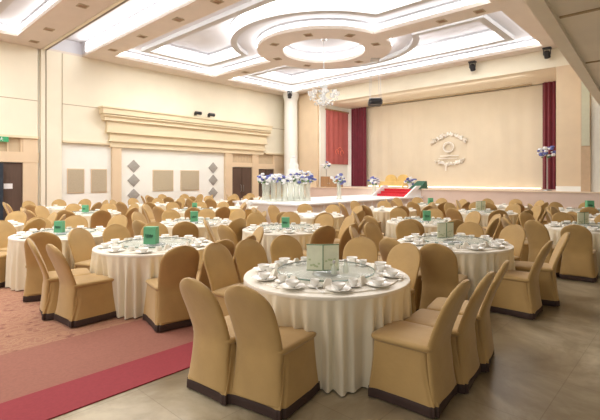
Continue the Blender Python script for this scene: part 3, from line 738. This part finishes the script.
for ti, (tu, tv, td, chairs, lvl, orn, osz) in enumerate(TABLES):
    zf = .009 if tv > 3.3 else 0
    t = thing('banquet_table', 'round banquet table under white pleated cloth, %s' % td, 'table', (tu, tv, zf), ti*1.7, 'round banquet tables')
    top, sk = TM[ti % 3]; place('tabletop', top, t); place('table_skirt', sk, t)
    used = {}; ang = []; CHAIRN = ti*100
    for c in chairs:
        if isinstance(c, tuple): u, v, a = c[0], c[1], D(c[2])
        else:
            q = D(c+random.uniform(-4, 4)); r_ = random.uniform(1.0, 1.1); u, v = tu+r_*cos(q), tv+r_*sin(q); a = q+pi+D(random.uniform(-6, 6))
        CHAIRN += 1; put_chair(u, v, a, td, tu, tv, used, 'gold chairs round the tables'); ang.append(atan2(v-tv, u-tu))
    us = set(); a0 = FORWARD+.1
    for k in range(10): setting(tu, tv, a0+2*pi*k/10, lvl, td, us)
    zt = .7525+.044
    if lvl >= 2 or orn != 'none': lazy_susan(tu, tv, td)
    face = -YAW+random.uniform(-.2, .2)
    if orn == 'menu':
        if ti == 0: menu(tu-.08, tv-.03, zt, -YAW+.02, 'pale green two-leaf menu stand on the nearest table', 1.0)
        else: menu(tu+.05, tv+.12, zt, -YAW+.3, 'pale green menu stand on %s' % td, osz)
    elif orn == 'card': card(tu-.12, tv-.11, zt, face, 'green table card with dark lettering on %s' % td, osz)
bottle(3.0, 2.38, .7965, 'left glass cruet with silver stopper before the nearest menu stand')
bottle(3.12, 2.34, .7965, 'right glass cruet with silver stopper before the nearest menu stand')

# ------------------------------------------------------------------ flowers, cake and the gold table
def blossoms(b, c, R, n_, rr, sq=.75, r=(.045, .08)):
    for _ in range(n_):
        while True:
            x, y, z = (rr.uniform(-1, 1) for _ in range(3))
            if x*x+y*y+z*z < 1: break
        q = rr.uniform(*r); b.ball((c[0]+x*R, c[1]+y*R, c[2]+z*R*sq), q, 6, 4, (1, 1, rr.uniform(.6, 1)))
def arrangement(loc, hv, R, label, vase='glass', blue=.5, seed=1, nm='flower_stand', rv=.07):
    t = thing(nm, label, 'flower arrangement', loc, 0, 'blue and white flower stands'); rr = random.Random(seed)
    if vase == 'glass': MB().lathe([(rv*1.3, 0), (rv, .03), (rv*.8, hv*.5), (rv*1.05, hv)], 16).build('vase', CLEAR, t)
    elif vase == 'thin': MB().lathe([(.16, 0), (.15, .02), (.02, .04), (.018, hv)], 12).build('stand', SILVER, t)
    else: MB().lathe([(rv*1.4, 0), (rv*1.2, hv*.3), (rv*1.5, hv)], 16).build('pot', SIGNW, t)
    N_ = int(26)
    b = MB(); blossoms(b, (0, 0, hv+R*.5), R, int(N_*(1-blue))+4, rr); o = b.build('white_blossoms', WHITEF, t); o['kind'] = 'stuff'
    b = MB(); blossoms(b, (0, 0, hv+R*.55), R*1.05, int(N_*blue)+2, rr); o = b.build('blue_blossoms', BLUEF, t); o['kind'] = 'stuff'
    b = MB(); blossoms(b, (0, 0, hv+R*.15), R*.9, 10, rr, .4, (.03, .05)); o = b.build('leaves', LEAF, t); o['kind'] = 'stuff'
    return t
ZC = .872
arrangement((10.12, 11.14, ZC), .62, .26, 'blue and white flowers on a tall green glass vase before the dark door', blue=.5, seed=2)
for k in range(8):
    f = k/7; u, v = 9.74+1.15*f, 10.55-.78*f
    arrangement((u, v, ZC), .62+.05*(k % 3), .17 if k < 5 else .26, 'glass flower column with %s, %s from left in the runway row' % ('blue blooms' if k in (1, 2, 6, 7) else 'few blue blooms', ['first', 'second', 'third', 'fourth', 'fifth', 'sixth', 'seventh', 'eighth'][k]), blue=.45 if k in (1, 2, 6, 7) else .2, seed=10+k, rv=.10)
arrangement((12.6, 9.75, ZC), .62, .27, 'blue and white flowers on a glass stand below the coral banner', seed=30, rv=.09, blue=.5)
arrangement((16.0, 10.45, ZC), .5, .25, 'blue and white flowers left of the red steps', seed=31, rv=.09, blue=.5)
arrangement((18.2, 9.9, 1.18), .22, .25, 'blue and white flowers in a pot behind the red steps', vase='pot', seed=32, blue=.55)
arrangement((17.4, 14.3, 1.18), 1.0, .27, 'white flowers on a thin stand above the brown cabinet', vase='thin', seed=33, blue=.1)
arrangement((17.7, 4.1, 1.19), 1.25, .3, 'blue and white flowers on a tall thin stand by the right curtain', vase='thin', seed=34, blue=.5)
# tiered cake
t = thing('tiered_cake', 'tall white tiered wedding cake on the runway before the white pillar', 'cake', (11.8, 11.3, ZC))
MB().lathe([(.46, 0), (.46, .06), (.44, .07)], 28).build('cake_stand', SILVER, t)
z = .07
for k, (r, h_) in enumerate(((.40, .27), (.35, .26), (.29, .25), (.23, .24), (.18, .22), (.13, .2))):
    ti_ = MB().lathe([(r, z), (r, z+h_*.88), (r*.96, z+h_*.96), (r*.9, z+h_)], 28).build('tier', ICING, t)
    b = MB()
    for j in range(18): b.ball((r*cos(j*pi/9), r*sin(j*pi/9), z+.015), .022, 6, 4)
    b.build('icing_beads', ICING, ti_); z += h_
MB().ball((0, 0, z+.06), .07, 10, 6).build('topper', WHITEF, t)
# gold-skirted table with white things on it
t = thing('display_table', 'small table with a gold pleated cloth left of the white runway', 'table', (8.35, 10.2, .009), radians(43))
MB().box(-.5, .5, -.45, .45, .72, .75).build('tabletop', CLOTH, t)
b = MB(); rings = []
for z, k in ((.74, 0), (.4, .5), (.01, 1)):
    r = []
    for i, (x, y, _) in enumerate(rrect(.5, .45, z, n_=96, e=.2)): s_ = 1+.03*k*sin(i*1.57*.7); r.append((x*s_, y*s_, z))
    rings.append(r)
b.loft(rings, False, False).build('table_skirt', GOLDT, t, 70)
for k, (x, y, h_, lab) in enumerate(((-.3, -.2, .26, 'white figurine at the left of the gold clothed table'), (-.12, .1, .16, 'short white jar on the gold clothed table'), (.3, .15, .14, 'white jar at the right rear of the gold clothed table'))):
    q = rot(x, y, radians(43)); o = MB().lathe([(.05, 0), (.07, h_*.3), (.05, h_*.6), (.03, h_*.75), (.045, h_*.9), (.01, h_)], 14).build('white_ornament', PORC); o.location = (8.35+q[0], 10.2+q[1], .76)
    tag(o, lab, 'ornament', 'white ornaments')
q = rot(.15, -.15, radians(43)); arrangement((8.35+q[0], 10.2+q[1], .76), .08, .13, 'low bowl of white flowers and leaves on the gold clothed table', vase='pot', blue=0, seed=40, nm='flower_bowl')
# gold settee, cabinet
t = thing('gold_settee', 'gold settee with two humped backs on the stage behind the red steps', 'settee', (18.9, 11.2, 1.18), radians(180))
MB().box(-.3, .3, -.7, .7, .08, .3).build('seat', GOLDT, t)
for s_ in (-.35, .35):
    b = MB(); b.loft([[(-.3-d, s_+.33*cos(a), .25+.4*max(0, sin(a))**.7) for a in [pi*i/16 for i in range(17)]] for d in (0, .1)]); b.build('backrest', GOLDT, t)
for x in (-.27, .25):
    for y in (-.65, .65): MB().box(x-.03, x+.03, y-.03, y+.03, 0, .1).build('leg', GILT, t)
t = thing('brown_cabinet', 'brown two-door cabinet at the left end of the stage', 'cabinet', (17.6, 14.1, 1.18), radians(10))
MB().box(-.3, .3, -.5, .5, 0, .55).build('carcass', BROWNW, t)
for s_ in (-.25, .25): d_ = MB().box(-.33, -.3, s_-.235, s_+.235, .02, .53).build('door', BROWNW, t); MB().ball((-.34, s_*.2, .2), .02).build('knob', SILVER, d_)
